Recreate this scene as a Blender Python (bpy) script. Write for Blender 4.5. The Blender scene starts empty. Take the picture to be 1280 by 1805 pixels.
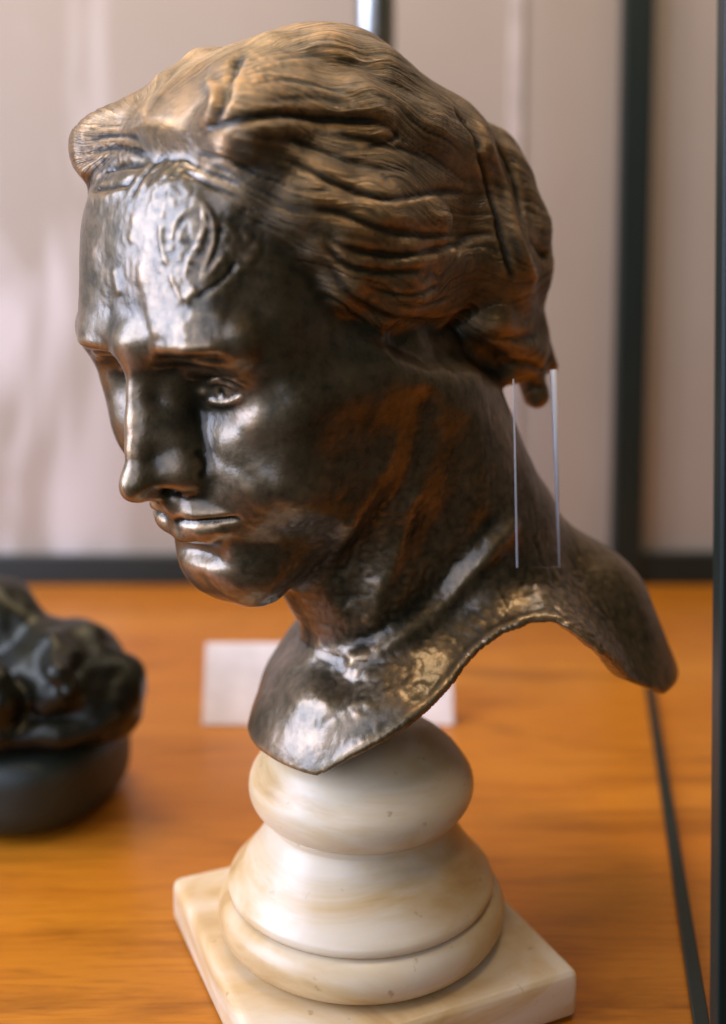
import bpy, bmesh, math, random
import numpy as np
from mathutils import Vector
random.seed(7); rng = np.random.default_rng(7)
SC = bpy.context.scene
COL = SC.collection

# ------------------------------------------------------------------ camera, world, lamps, exposure
FPX, PIT, CAMH = 1850.0, math.radians(5.0), 0.330       # focal length in photo pixels, pitch, height over the table top
CY = 520 + FPX * math.tan(PIT)
cd = bpy.data.cameras.new('camera'); cam = bpy.data.objects.new('camera', cd); COL.objects.link(cam)
cam.location = (0, 0, CAMH); cam.rotation_euler = (math.radians(90) - PIT, 0, 0)
cd.sensor_fit = 'VERTICAL'; cd.sensor_height = 36.0; cd.lens = FPX / 1805 * 36
cd.shift_y = (CY - 902.5) / 1805; cd.clip_start = 0.02; cd.clip_end = 50
cd.dof.use_dof = True; cd.dof.focus_distance = 0.45; cd.dof.aperture_fstop = 3.2
SC.camera = cam
w = bpy.data.worlds.new('World'); SC.world = w; w.use_nodes = True
w.node_tree.nodes['Background'].inputs[0].default_value = (1.0, 0.94, 0.62, 1)
w.node_tree.nodes['Background'].inputs[1].default_value = 0.055
SC.view_settings.view_transform = 'Standard'; SC.view_settings.look = 'None'
SC.view_settings.exposure = 0.1; SC.view_settings.gamma = 1
SC.cycles.max_bounces = 8
try: SC.cycles.use_denoising = True
except Exception: pass

def area(name, loc, target, sx, sy, power, color):
    ld = bpy.data.lights.new(name, 'AREA'); ld.shape = 'RECTANGLE'; ld.size = sx; ld.size_y = sy
    ld.energy = power; ld.color = color
    o = bpy.data.objects.new(name, ld); COL.objects.link(o); o.location = loc
    o.rotation_euler = (Vector(target) - Vector(loc)).to_track_quat('-Z', 'Y').to_euler()
    return o
HEADP = (-0.03, 0.47, 0.30)
area('window_light', (-1.15, 0.20, 0.66), HEADP, 0.85, 1.05, 34.0, (0.62, 0.70, 1.0))
area('room_window_light', (-0.62, -0.80, 0.60), HEADP, 1.1, 1.1, 9.0, (0.64, 0.72, 1.0))
area('ceiling_light', (-0.40, 0.88, 1.35), HEADP, 0.40, 0.40, 5.5, (1.0, 0.74, 0.46))
area('gallery_spot_light', (0.16, 0.24, 1.45), HEADP, 0.30, 0.30, 4.2, (1.0, 0.72, 0.42))
area('wall_fill_light', (0.0, 0.80, 1.55), (0, 1.19, 0.60), 1.8, 0.12, 11.0, (1.0, 0.87, 0.76))  # unseen fill, added to brighten the back wall

# ------------------------------------------------------------------ node helpers
def mat(name):
    m = bpy.data.materials.new(name); m.use_nodes = True
    nt = m.node_tree; b = nt.nodes['Principled BSDF']
    return m, nt, b
def nd(nt, t, **kw):
    n = nt.nodes.new(t)
    for k, v in kw.items():
        if k in n.inputs: n.inputs[k].default_value = v
        else: setattr(n, k, v)
    return n
def ramp(nt, src, stops):
    r = nt.nodes.new('ShaderNodeValToRGB'); e = r.color_ramp.elements
    while len(e) < len(stops): e.new(0.5)
    for x, (p, c) in zip(e, stops):
        x.position = p; x.color = (*c, 1) if len(c) == 3 else c
    nt.links.new(src, r.inputs[0]); return r
def noise(nt, vec, scale, detail=4, rough=0.55, dist=0.0):
    n = nt.nodes.new('ShaderNodeTexNoise'); n.inputs['Scale'].default_value = scale
    n.inputs['Detail'].default_value = detail; n.inputs['Roughness'].default_value = rough
    n.inputs['Distortion'].default_value = dist
    if vec is not None: nt.links.new(vec, n.inputs['Vector'])
    return n
def mapping(nt, vec, scale=(1, 1, 1), rot=(0, 0, 0), loc=(0, 0, 0)):
    m = nt.nodes.new('ShaderNodeMapping'); m.inputs['Scale'].default_value = scale
    m.inputs['Rotation'].default_value = rot; m.inputs['Location'].default_value = loc
    nt.links.new(vec, m.inputs['Vector']); return m.outputs[0]
def objco(nt):
    return nt.nodes.new('ShaderNodeTexCoord').outputs['Object']
def bump(nt, h, b, strength, dist, prev=None):
    n = nt.nodes.new('ShaderNodeBump'); n.inputs['Strength'].default_value = strength
    n.inputs['Distance'].default_value = dist; nt.links.new(h, n.inputs['Height'])
    if prev is not None: nt.links.new(prev.outputs[0], n.inputs['Normal'])
    if b is not None: nt.links.new(n.outputs[0], b.inputs['Normal'])
    return n
def mix(nt, fac, a, b):
    m = nt.nodes.new('ShaderNodeMix'); m.data_type = 'RGBA'
    for s, v in ((0, fac), (6, a), (7, b)):
        if hasattr(v, 'links'): nt.links.new(v, m.inputs[s])
        elif isinstance(v, (int, float)): m.inputs[s].default_value = v
        else: m.inputs[s].default_value = (*v, 1)
    return m.outputs[2]

def simple(name, col, rough=0.5, metal=0.0, var=0.12, scale=40):
    m, nt, b = mat(name); co = objco(nt)
    n = noise(nt, co, scale)
    lo = tuple(c * (1 - var) for c in col); hi = tuple(min(1, c * (1 + var)) for c in col)
    r = ramp(nt, n.outputs['Fac'], [(0.3, lo), (0.7, hi)])
    nt.links.new(r.outputs[0], b.inputs['Base Color'])
    b.inputs['Roughness'].default_value = rough; b.inputs['Metallic'].default_value = metal
    return m

def bronze(name, hair=None, dark=1.0):
    m, nt, b = mat(name); co = objco(nt)
    n1 = noise(nt, co, 34, 8, 0.68, 0.4)
    n2 = noise(nt, co, 150, 6, 0.65)
    skin = [(0.28, (0.060, 0.046, 0.022)), (0.44, (0.130, 0.092, 0.046)), (0.58, (0.200, 0.134, 0.070)), (0.74, (0.26, 0.160, 0.074))]
    gold = [(0.28, (0.080, 0.055, 0.024)), (0.44, (0.165, 0.106, 0.045)), (0.58, (0.245, 0.150, 0.062)), (0.74, (0.33, 0.195, 0.078))]
    r = ramp(nt, n1.outputs['Fac'], [(p, tuple(c * dark for c in k)) for p, k in skin])
    col = r.outputs[0]
    if hair:
        r2 = ramp(nt, n1.outputs['Fac'], gold)
        hm_ = nt.nodes.new('ShaderNodeAttribute'); hm_.attribute_name = 'hairness'
        col = mix(nt, hm_.outputs['Fac'], col, r2.outputs[0])
    sp = ramp(nt, n2.outputs['Fac'], [(0.30, (0.35, 0.38, 0.30)), (0.55, (1, 1, 1))])
    mm = nt.nodes.new('ShaderNodeMix'); mm.data_type = 'RGBA'; mm.blend_type = 'MULTIPLY'; mm.inputs[0].default_value = 0.8
    nt.links.new(col, mm.inputs[6]); nt.links.new(sp.outputs[0], mm.inputs[7])
    nt.links.new(mm.outputs[2], b.inputs['Base Color'])
    if hair:
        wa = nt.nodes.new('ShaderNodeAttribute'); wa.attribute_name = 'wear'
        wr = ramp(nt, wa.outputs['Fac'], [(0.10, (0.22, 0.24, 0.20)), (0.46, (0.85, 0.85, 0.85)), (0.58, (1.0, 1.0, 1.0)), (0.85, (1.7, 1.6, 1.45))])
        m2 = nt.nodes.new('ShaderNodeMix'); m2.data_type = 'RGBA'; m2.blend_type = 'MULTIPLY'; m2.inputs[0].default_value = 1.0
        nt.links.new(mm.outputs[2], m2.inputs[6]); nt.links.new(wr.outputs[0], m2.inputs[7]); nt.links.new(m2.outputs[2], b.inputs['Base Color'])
    b.inputs['Metallic'].default_value = 0.80
    b.inputs['Coat Weight'].default_value = 0.55; b.inputs['Coat IOR'].default_value = 1.65; b.inputs['Coat Roughness'].default_value = 0.235   # wax over the patina
    rr = ramp(nt, n1.outputs['Fac'], [(0.3, (0.48,) * 3), (0.7, (0.36,) * 3)])
    nt.links.new(rr.outputs[0], b.inputs['Roughness'])
    n3 = noise(nt, co, 420, 3, 0.6)
    b1 = bump(nt, n3.outputs['Fac'], None, 0.12, 0.0006)
    n4 = noise(nt, co, 75, 4, 0.6, 0.4)
    b2 = bump(nt, n4.outputs['Fac'], b if not hair else None, 0.22, 0.0016, b1)
    nt.links.new(b2.outputs[0], b.inputs['Coat Normal'])
    if hair:
        at = nt.nodes.new('ShaderNodeAttribute'); at.attribute_name = 'flow'
        s = noise(nt, at.outputs['Vector'], 1.0, 4, 0.65, 0.25)
        st = bump(nt, s.outputs['Fac'], b, 0.55, 0.0030, b2)
        ml = nt.nodes.new('ShaderNodeMath'); ml.operation = 'MULTIPLY'; ml.inputs[1].default_value = 0.48
        nt.links.new(st.outputs[0], b.inputs['Coat Normal'])
        nt.links.new(hm_.outputs['Fac'], ml.inputs[0]); nt.links.new(ml.outputs[0], st.inputs['Strength'])
    return m

M = {}
M['bronze'] = bronze('bronze_patina', True)
M['bronze_dark'] = bronze('dark_bronze_patina', None, 0.8)
M['bronze_gloss'] = simple('glossy_black_bronze', (0.016, 0.015, 0.007), 0.36, 0.6, 0.5, 30)
M['green_base'] = simple('dark_green_base', (0.009, 0.013, 0.006), 0.5)
M['black_metal'] = simple('black_frame', (0.006, 0.012, 0.008), 0.45)
M['steel'] = simple('brushed_steel', (0.50, 0.50, 0.46), 0.28, 1.0, 0.05)
M['card'] = simple('card_paper', (0.88, 0.82, 0.77), 0.8)
def wall_mat():
    m, nt, b = mat('wall_paint'); co = objco(nt)
    n = noise(nt, co, 6, 4)
    base = ramp(nt, n.outputs['Fac'], [(0.3, (0.345, 0.278, 0.205)), (0.7, (0.37, 0.298, 0.225))])
    st = noise(nt, mapping(nt, co, (11, 1, 2.6)), 1.0, 3, 0.5, 0.8)          # pale blotches at the left: glass reflections painted into the wall colour
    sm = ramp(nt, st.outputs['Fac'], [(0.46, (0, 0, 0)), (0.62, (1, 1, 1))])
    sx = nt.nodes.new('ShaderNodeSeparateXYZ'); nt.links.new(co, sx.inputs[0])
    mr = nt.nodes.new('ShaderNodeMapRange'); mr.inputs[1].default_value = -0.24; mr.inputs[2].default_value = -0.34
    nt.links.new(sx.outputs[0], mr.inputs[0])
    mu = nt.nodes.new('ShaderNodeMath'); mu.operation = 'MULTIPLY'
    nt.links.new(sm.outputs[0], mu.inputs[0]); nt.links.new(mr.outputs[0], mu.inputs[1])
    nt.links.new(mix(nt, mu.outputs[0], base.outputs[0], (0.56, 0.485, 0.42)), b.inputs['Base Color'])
    b.inputs['Roughness'].default_value = 0.75
    return m
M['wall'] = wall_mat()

def wood():
    m, nt, b = mat('varnished_wood'); co = objco(nt)
    def mul(a_, b_, f):
        mm = nt.nodes.new('ShaderNodeMix'); mm.data_type = 'RGBA'; mm.blend_type = 'MULTIPLY'; mm.inputs[0].default_value = f
        nt.links.new(a_, mm.inputs[6]); nt.links.new(b_, mm.inputs[7]); return mm.outputs[2]
    n1 = noise(nt, mapping(nt, co, (2.2, 9, 6)), 1.0, 5, 0.5, 0.5)
    n2 = noise(nt, mapping(nt, co, (6, 60, 20)), 1.0, 6, 0.6, 0.4)
    n3 = noise(nt, mapping(nt, co, (22, 420, 60)), 1.0, 4, 0.65)
    n4 = noise(nt, mapping(nt, co, (2.0, 13, 6), (0, 0, 0), (3.1, 7.7, 0)), 1.0, 7, 0.62, 1.4)
    r1 = ramp(nt, n1.outputs['Fac'], [(0.30, (0.42, 0.132, 0.008)), (0.55, (0.50, 0.175, 0.011)), (0.75, (0.56, 0.220, 0.024))])
    r2 = ramp(nt, n2.outputs['Fac'], [(0.30, (0.74, 0.68, 0.60)), (0.52, (1, 1, 1))])
    r3 = ramp(nt, n3.outputs['Fac'], [(0.34, (0.50, 0.42, 0.34)), (0.50, (1, 1, 1))])
    r4 = ramp(nt, n4.outputs['Fac'], [(0.32, (0.36, 0.28, 0.22)), (0.46, (1, 1, 1))])
    c = mul(mul(mul(r1.outputs[0], r2.outputs[0], 0.7), r3.outputs[0], 0.55), r4.outputs[0], 0.7)
    nt.links.new(c, b.inputs['Base Color']); b.inputs['Roughness'].default_value = 0.30
    b.inputs['Specular IOR Level'].default_value = 0.4
    bump(nt, n3.outputs['Fac'], b, 0.06, 0.001)
    return m
M['wood'] = wood()

def marble():
    m, nt, b = mat('cream_alabaster'); co = objco(nt)
    v = mapping(nt, co, (9, 9, 26), (0.18, 0.26, 0.0))
    n1 = noise(nt, v, 1.0, 5, 0.55, 1.3)
    r = ramp(nt, n1.outputs['Fac'], [(0.28, (0.42, 0.225, 0.065)), (0.42, (0.60, 0.415, 0.195)), (0.55, (0.69, 0.555, 0.365)), (0.75, (0.74, 0.64, 0.49))])
    n2 = noise(nt, co, 160, 3, 0.5)
    s = ramp(nt, n2.outputs['Fac'], [(0.22, (0.55, 0.45, 0.32)), (0.32, (1, 1, 1))])
    mm = nt.nodes.new('ShaderNodeMix'); mm.data_type = 'RGBA'; mm.blend_type = 'MULTIPLY'; mm.inputs[0].default_value = 0.7
    nt.links.new(r.outputs[0], mm.inputs[6]); nt.links.new(s.outputs[0], mm.inputs[7])
    nt.links.new(mm.outputs[2], b.inputs['Base Color'])
    b.inputs['Roughness'].default_value = 0.34
    b.inputs['Subsurface Weight'].default_value = 0.5
    b.inputs['Subsurface Radius'].default_value = (0.012, 0.008, 0.004)
    b.inputs['Subsurface Scale'].default_value = 0.6
    bump(nt, noise(nt, co, 60, 4).outputs['Fac'], b, 0.12, 0.002)
    return m
M['marble'] = marble()

# ------------------------------------------------------------------ object helpers
def link_mesh(name, me, m, parent=None, smooth=True):
    o = bpy.data.objects.new(name, me); COL.objects.link(o)
    if m is not None: me.materials.append(m)
    if smooth: me.polygons.foreach_set('use_smooth', np.ones(len(me.polygons), bool))
    if parent is not None: o.parent = parent
    return o
def from_bm(name, bm, m, parent=None, smooth=False):
    bmesh.ops.recalc_face_normals(bm, faces=bm.faces)
    me = bpy.data.meshes.new(name); bm.to_mesh(me); bm.free()
    return link_mesh(name, me, m, parent, smooth)
def add_box(bm, lo, hi, bev=0.0):
    r = bmesh.ops.create_cube(bm, size=1.0)
    for v in r['verts']:
        v.co = Vector([lo[i] + (v.co[i] + 0.5) * (hi[i] - lo[i]) for i in range(3)])
    if bev:
        es = list({e for v in r['verts'] for e in v.link_edges})
        bmesh.ops.bevel(bm, geom=es, offset=bev, segments=3, profile=0.5, affect='EDGES')
def lathe(prof, n=128, wob=0.0):
    vs = []; fs = []
    for i, (r, z) in enumerate(prof):
        for k in range(n):
            a = 2 * math.pi * k / n
            q = r * (1 + wob * math.sin(3 * a + i * 0.2))
            vs.append((q * math.cos(a), q * math.sin(a), z))
    for i in range(len(prof) - 1):
        for k in range(n):
            a, b = i * n + k, i * n + (k + 1) % n
            fs.append((a, b, b + n, a + n))
    fs.append(tuple(range(n))[::-1]); fs.append(tuple((len(prof) - 1) * n + k for k in range(n)))
    me = bpy.data.meshes.new('lathe'); me.from_pydata(vs, [], fs); me.update(); return me
def thing(name, label, cat, loc=(0, 0, 0), rz=0.0, group=None):
    o = bpy.data.objects.new(name, None); COL.objects.link(o); o.location = loc; o.rotation_euler = (0, 0, rz)
    o.empty_display_size = 0.05
    o['label'] = label; o['category'] = cat
    if group: o['group'] = group
    return o
def tag(o, label, cat):
    o['label'] = label; o['category'] = cat; return o

# pixel of the photograph -> direction from the lens; the point of that ray at a height or depth
def ray(px, py):
    d = np.array([(px - 640) / FPX, 1, (CY - py) / FPX]); c, s = math.cos(PIT), math.sin(PIT)
    return np.array([d[0], d[1] * c + d[2] * s, -d[1] * s + d[2] * c])
CAM = np.array([0, 0, CAMH])
def at_z(px, py, z):
    r = ray(px, py); return CAM + r * ((z - CAMH) / r[2])
def at_y(px, py, y):
    r = ray(px, py); return CAM + r * (y / r[1])

# ------------------------------------------------------------------ setting: wall, table, case frame
me = bpy.data.meshes.new('wall'); Y0 = 1.19
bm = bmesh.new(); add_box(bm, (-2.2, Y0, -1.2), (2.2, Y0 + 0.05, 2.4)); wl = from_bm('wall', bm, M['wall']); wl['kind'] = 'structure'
bm = bmesh.new(); add_box(bm, (-2.6, -0.4, -1.25), (2.6, 2.0, -1.2)); fl = from_bm('floor', bm, simple('dark_floor', (0.035, 0.028, 0.022), 0.7)); fl['kind'] = 'structure'
sx0 = at_y(893, 400, Y0)[0]; sx1 = at_y(918, 400, Y0)[0]
bm = bmesh.new(); add_box(bm, (sx0, Y0 - 0.004, 0.026), (sx1, Y0 - 0.0005, 1.6), 0.001); from_bm('joint_strip', bm, simple('joint_strip', (0.46, 0.385, 0.32), 0.6), wl)
tb = thing('display_table', 'orange brown varnished wooden table top under the marble pedestal', 'table', (0, 0, 0))
bm = bmesh.new(); add_box(bm, (-1.4, 0.375, -0.04), (1.4, Y0 - 0.001, 0.0), 0.003); from_bm('table_top', bm, M['wood'], tb)
for x in (-1.3, 1.3):
    for y in (0.42, Y0 - 0.1):
        bm = bmesh.new(); add_box(bm, (x - 0.04, y - 0.04, -1.2), (x + 0.04, y + 0.04, -0.041), 0.004); from_bm('leg', bm, M['wood'], tb)

cf = thing('case_frame', 'black metal frame of the display case against the pale back wall', 'display case', (0, Y0, 0))
def cbox(name, lo, hi, m=None, bev=0.0015):
    bm = bmesh.new(); add_box(bm, [lo[0], lo[1] - Y0, lo[2]], [hi[0], hi[1] - Y0, hi[2]], bev)
    return from_bm(name, bm, m or M['black_metal'], cf)
pL = at_y(1090, 500, Y0 - 0.02); pR = at_y(1143, 500, Y0 - 0.02)
cbox('frame_post', (pL[0], Y0 - 0.022, 0.001), (pR[0], Y0 - 0.002, 1.2))
zt = at_y(640, 981, Y0 - 0.016)[2]
cbox('base_rail', (-1.3, Y0 - 0.017, 0.0005), (pL[0] - 0.0005, Y0 - 0.002, zt))
cbox('base_rail', (pR[0] + 0.0005, Y0 - 0.017, 0.0005), (1.3, Y0 - 0.002, zt + 0.003))

# ------------------------------------------------------------------ pedestal
PX, PY = -0.001, 0.492
pd = thing('marble_pedestal', 'cream alabaster pedestal with square plinth and round mouldings under the bronze bust', 'pedestal', (PX, PY, 0), math.radians(24))
PT = 0.0235
bm = bmesh.new(); add_box(bm, (-0.0760, -0.0760, 0.0005), (0.0760, 0.0760, PT), 0.0045)
bmesh.ops.subdivide_edges(bm, edges=bm.edges, cuts=2, use_grid_fill=True)
from_bm('plinth', bm, M['marble'], pd, True)
def arc(cr, cz, r, a0, a1, n=14, sy=1.0):
    return [(cr + r * math.cos(math.radians(a0 + (a1 - a0) * i / n)), cz + sy * r * math.sin(math.radians(a0 + (a1 - a0) * i / n))) for i in range(n + 1)]
low = [(0.055, PT + 0.0004)] + arc(0.0595, PT + 0.0108, 0.0104, -88, 62, 18) + [(0.0625, PT + 0.0208)]
link_mesh('torus_moulding', lathe(low, 160, 0.003), M['marble'], pd)
z1 = PT + 0.0212
sco = [(0.0628, z1 + 0.0002), (0.0640, z1 + 0.0012), (0.0646, z1 + 0.0030), (0.0640, z1 + 0.0050)]
for i in range(1, 19):
    t = i / 18; sco.append((0.0640 - 0.0195 * (0.55 * t + 0.45 * (1 - (1 - t) ** 2.0)) , z1 + 0.0050 + 0.0285 * t))
z2 = sco[-1][1]
sco += [(0.0443, z2 + 0.0008), (0.0449, z2 + 0.0022), (0.0446, z2 + 0.0036)]
link_mesh('scotia_moulding', lathe(sco, 160, 0.003), M['marble'], pd)
z3 = z2 + 0.0036
top = [(0.0436, z3 + 0.0003)] + arc(0.0405, z3 + 0.0135, 0.0140, -70, 30, 14) + [(0.0500, z3 + 0.0245), (0.0465, z3 + 0.0290), (0.0415, z3 + 0.0335), (0.0350, z3 + 0.0378), (0.0270, z3 + 0.0410), (0.0180, z3 + 0.0428), (0.0080, z3 + 0.0434), (0.002, z3 + 0.0435)]
link_mesh('torus_moulding', lathe(top, 160, 0.004), M['marble'], pd)
PTOP = z3 + 0.0420

# ------------------------------------------------------------------ implicit sculpting
class Field:
    def __init__(s, lo, hi, h):
        s.lo = np.array(lo, np.float32); s.h = h
        s.n = np.ceil((np.array(hi) - s.lo) / h).astype(int) + 1
        s.ax = [(s.lo[i] + h * np.arange(s.n[i])).astype(np.float32) for i in range(3)]
    def new(s): return np.full(s.n, 60.0, np.float32)
    def box(s, lo, hi):
        a = np.clip(np.floor((np.array(lo) - s.lo) / s.h).astype(int), 0, s.n)
        b = np.clip(np.ceil((np.array(hi) - s.lo) / s.h).astype(int) + 1, 0, s.n)
        sl = tuple(slice(a[i], b[i]) for i in range(3))
        x, y, z = s.ax[0][sl[0]][:, None, None], s.ax[1][sl[1]][None, :, None], s.ax[2][sl[2]][None, None, :]
        return sl, x, y, z
def smin(a, b, k):
    if k <= 0: return np.minimum(a, b)
    h = np.clip(0.5 + 0.5 * (b - a) / k, 0, 1); return b + (a - b) * h - k * h * (1 - h)
def smax(a, b, k): return -smin(-a, -b, k)
def d_cap(x, y, z, a, b, r1, r2):
    ba = b - a; L = float(ba @ ba) + 1e-9
    t = np.clip(((x - a[0]) * ba[0] + (y - a[1]) * ba[1] + (z - a[2]) * ba[2]) / L, 0, 1)
    return np.sqrt((x - a[0] - t * ba[0]) ** 2 + (y - a[1] - t * ba[1]) ** 2 + (z - a[2] - t * ba[2]) ** 2) - (r1 + (r2 - r1) * t)
def d_ell(x, y, z, c, r, R):
    X, Y, Z = x - c[0], y - c[1], z - c[2]
    p = [(R[0, i] * X + R[1, i] * Y + R[2, i] * Z) for i in range(3)]      # into the ellipsoid's own axes
    k0 = np.sqrt((p[0] / r[0]) ** 2 + (p[1] / r[1]) ** 2 + (p[2] / r[2]) ** 2)
    k1 = np.sqrt((p[0] / r[0] ** 2) ** 2 + (p[1] / r[1] ** 2) ** 2 + (p[2] / r[2] ** 2) ** 2) + 1e-9
    return k0 * (k0 - 1) / k1
def apply(F, G, sl, d, k, op):
    if op == 'add': G[sl] = smin(G[sl], d, k)
    else: G[sl] = smax(G[sl], -d, k)
def cap(F, G, a, b, r1, r2=None, k=6, op='add'):
    r2 = r1 if r2 is None else r2; a = np.asarray(a, float); b = np.asarray(b, float); m = max(r1, r2) + k + 22
    sl, x, y, z = F.box(np.minimum(a, b) - m, np.maximum(a, b) + m)
    apply(F, G, sl, d_cap(x, y, z, a, b, r1, r2), k, op)
def ell(F, G, c, r, R=np.eye(3), k=6, op='add'):
    c = np.asarray(c, float); r = np.asarray(r, float); m = r.max() + k + 22
    sl, x, y, z = F.box(c - m, c + m)
    apply(F, G, sl, d_ell(x, y, z, c, r, R).astype(np.float32), k, op)
def sup(F, G, c, r, R, p, k):                             # box-like rounded solid: flat in front, quick turn at the sides
    c = np.asarray(c, float); r = np.asarray(r, float); m = r.max() * 1.25 + k + 20
    sl, x, y, z = F.box(c - m, c + m)
    X, Y, Z = x - c[0], y - c[1], z - c[2]
    q = [np.abs(R[0, i] * X + R[1, i] * Y + R[2, i] * Z) / r[i] for i in range(3)]
    g = q[0] ** p + q[1] ** 2.4 + q[2] ** p + 1e-9
    gr = np.sqrt((p * q[0] ** (p - 1) / r[0]) ** 2 + (2.4 * q[1] ** 1.4 / r[1]) ** 2 + (p * q[2] ** (p - 1) / r[2]) ** 2) + 1e-4
    d = np.clip((g - 1) / gr, -14, 60); apply(F, G, sl, d.astype(np.float32), k, 'add')
def sample(F, G, P):
    q = (np.asarray(P, np.float32) - F.lo) / F.h
    i = np.clip(np.floor(q).astype(int), 0, F.n - 2); f = np.clip(q - i, 0, 1)
    out = 0
    for dx in (0, 1):
        for dy in (0, 1):
            for dz in (0, 1):
                wgt = (f[:, 0] if dx else 1 - f[:, 0]) * (f[:, 1] if dy else 1 - f[:, 1]) * (f[:, 2] if dz else 1 - f[:, 2])
                out = out + wgt * G[i[:, 0] + dx, i[:, 1] + dy, i[:, 2] + dz]
    return out
def surface_nets(F, G):
    ins = G < 0; n = F.n
    c = np.zeros(n - 1, np.uint8)
    for dx in (0, 1):
        for dy in (0, 1):
            for dz in (0, 1):
                c += ins[dx:n[0] - 1 + dx, dy:n[1] - 1 + dy, dz:n[2] - 1 + dz]
    act = (c > 0) & (c < 8); ids = np.argwhere(act)
    idx = np.full(n - 1, -1, np.int32); idx[act] = np.arange(len(ids))
    acc = np.zeros((len(ids), 3), np.float32); cnt = np.zeros(len(ids), np.float32)
    cor = [(dx, dy, dz) for dx in (0, 1) for dy in (0, 1) for dz in (0, 1)]
    val = {k: G[ids[:, 0] + k[0], ids[:, 1] + k[1], ids[:, 2] + k[2]] for k in cor}
    for p in cor:
        for axx in range(3):
            if p[axx] == 0:
                q = list(p); q[axx] = 1; q = tuple(q); va, vb = val[p], val[q]
                cr = (va < 0) != (vb < 0); t = np.where(cr, va / (va - vb + 1e-12), 0)
                pt = np.tile(np.array(p, np.float32), (len(ids), 1)); pt[:, axx] += t
                acc[cr] += pt[cr]; cnt += cr
    V = F.lo + F.h * (ids + acc / cnt[:, None])
    quads = []
    for axx in range(3):
        u, v = (axx + 1) % 3, (axx + 2) % 3
        A = [slice(None)] * 3; B = [slice(None)] * 3
        A[axx] = slice(0, n[axx] - 1); B[axx] = slice(1, n[axx])
        a, b = ins[tuple(A)], ins[tuple(B)]
        e = np.argwhere(a != b); s = a[a != b]
        ok = (e[:, u] > 0) & (e[:, v] > 0) & (e[:, u] < n[u] - 1) & (e[:, v] < n[v] - 1); e, s = e[ok], s[ok]
        def cell(du, dv):
            q = e.copy(); q[:, u] -= du; q[:, v] -= dv; return idx[q[:, 0], q[:, 1], q[:, 2]]
        Q = np.stack([cell(1, 1), cell(0, 1), cell(0, 0), cell(1, 0)], 1)
        Q[~s] = Q[~s][:, ::-1]; quads.append(Q)
    return V.astype(np.float64), np.concatenate(quads)
def vnormals(V, Q):
    fn = np.cross(V[Q[:, 2]] - V[Q[:, 0]], V[Q[:, 3]] - V[Q[:, 1]]); N = np.zeros_like(V)
    for i in range(4):
        for k in range(3): N[:, k] += np.bincount(Q[:, i], fn[:, k], len(V))
    return N / (np.linalg.norm(N, axis=1, keepdims=True) + 1e-12)
def smooth_mesh(V, Q, it, lam=0.5):
    E = np.concatenate([Q[:, [0, 1]], Q[:, [1, 2]], Q[:, [2, 3]], Q[:, [3, 0]]]); E = np.concatenate([E, E[:, ::-1]])
    deg = np.bincount(E[:, 0], minlength=len(V)).astype(float)
    for _ in range(it):
        S = np.stack([np.bincount(E[:, 0], V[E[:, 1], k], len(V)) for k in range(3)], 1)
        V = V + lam * (S / np.maximum(deg, 1)[:, None] - V)
    return V
def to_mesh(name, V, Q):
    me = bpy.data.meshes.new(name); me.vertices.add(len(V)); me.loops.add(Q.size); me.polygons.add(len(Q))
    me.vertices.foreach_set('co', V.astype(np.float32).ravel()); me.loops.foreach_set('vertex_index', Q.astype(np.int32).ravel())
    me.polygons.foreach_set('loop_start', np.arange(0, Q.size, 4, dtype=np.int32))
    me.update(calc_edges=True); return me
def vnoise(P, seed=0):                                    # smooth 3-D value noise
    r = np.random.default_rng(seed); T = r.random((32, 32, 32)).astype(np.float32)
    i = np.floor(P).astype(int); f = P - i; f = f * f * (3 - 2 * f); out = 0
    for dx in (0, 1):
        for dy in (0, 1):
            for dz in (0, 1):
                wg = (f[:, 0] if dx else 1 - f[:, 0]) * (f[:, 1] if dy else 1 - f[:, 1]) * (f[:, 2] if dz else 1 - f[:, 2])
                out = out + wg * T[(i[:, 0] + dx) % 32, (i[:, 1] + dy) % 32, (i[:, 2] + dz) % 32]
    return out * 2 - 1

# ------------------------------------------------------------------ the bust: frames
YAW, HP, HR, HS = math.radians(-55.0), math.radians(18.9), math.radians(0.8), 0.8812
ORI = np.array([-0.0204, 0.4794, CAMH - 0.0282])
cz_, sz_ = math.cos(YAW), math.sin(YAW)
RB = np.array([[cz_, -sz_, 0], [sz_, cz_, 0], [0, 0, 1]]) @ np.diag([1.0, -1.0, 1.0])      # bust axes (left, forward, up) -> world
Rx = np.array([[1, 0, 0], [0, math.cos(HP), math.sin(HP)], [0, -math.sin(HP), math.cos(HP)]])
Ry = np.array([[math.cos(HR), 0, math.sin(HR)], [0, 1, 0], [-math.sin(HR), 0, math.cos(HR)]])
HY = math.radians(12.0)                                   # the head is turned a little on the neck
RH0 = Rx @ Ry
RH = np.array([[math.cos(HY), math.sin(HY), 0], [-math.sin(HY), math.cos(HY), 0], [0, 0, 1]]) @ RH0
HO = HS * (RH0 - RH) @ np.array([0, 105, -10.0])
def H(x, y, z): return HO + HS * (RH @ np.array([x, y, z], float))                          # head -> bust (mm)
def ray_b(px, py): return RB.T @ (CAM - ORI) * 1e3, RB.T @ ray(px, py)
def at_x(px, py, x):                                      # the point of a pixel's ray at a distance x to the left of the mid-plane
    o, d = ray_b(px, py); return o + d * ((x - o[0]) / d[0])

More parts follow.
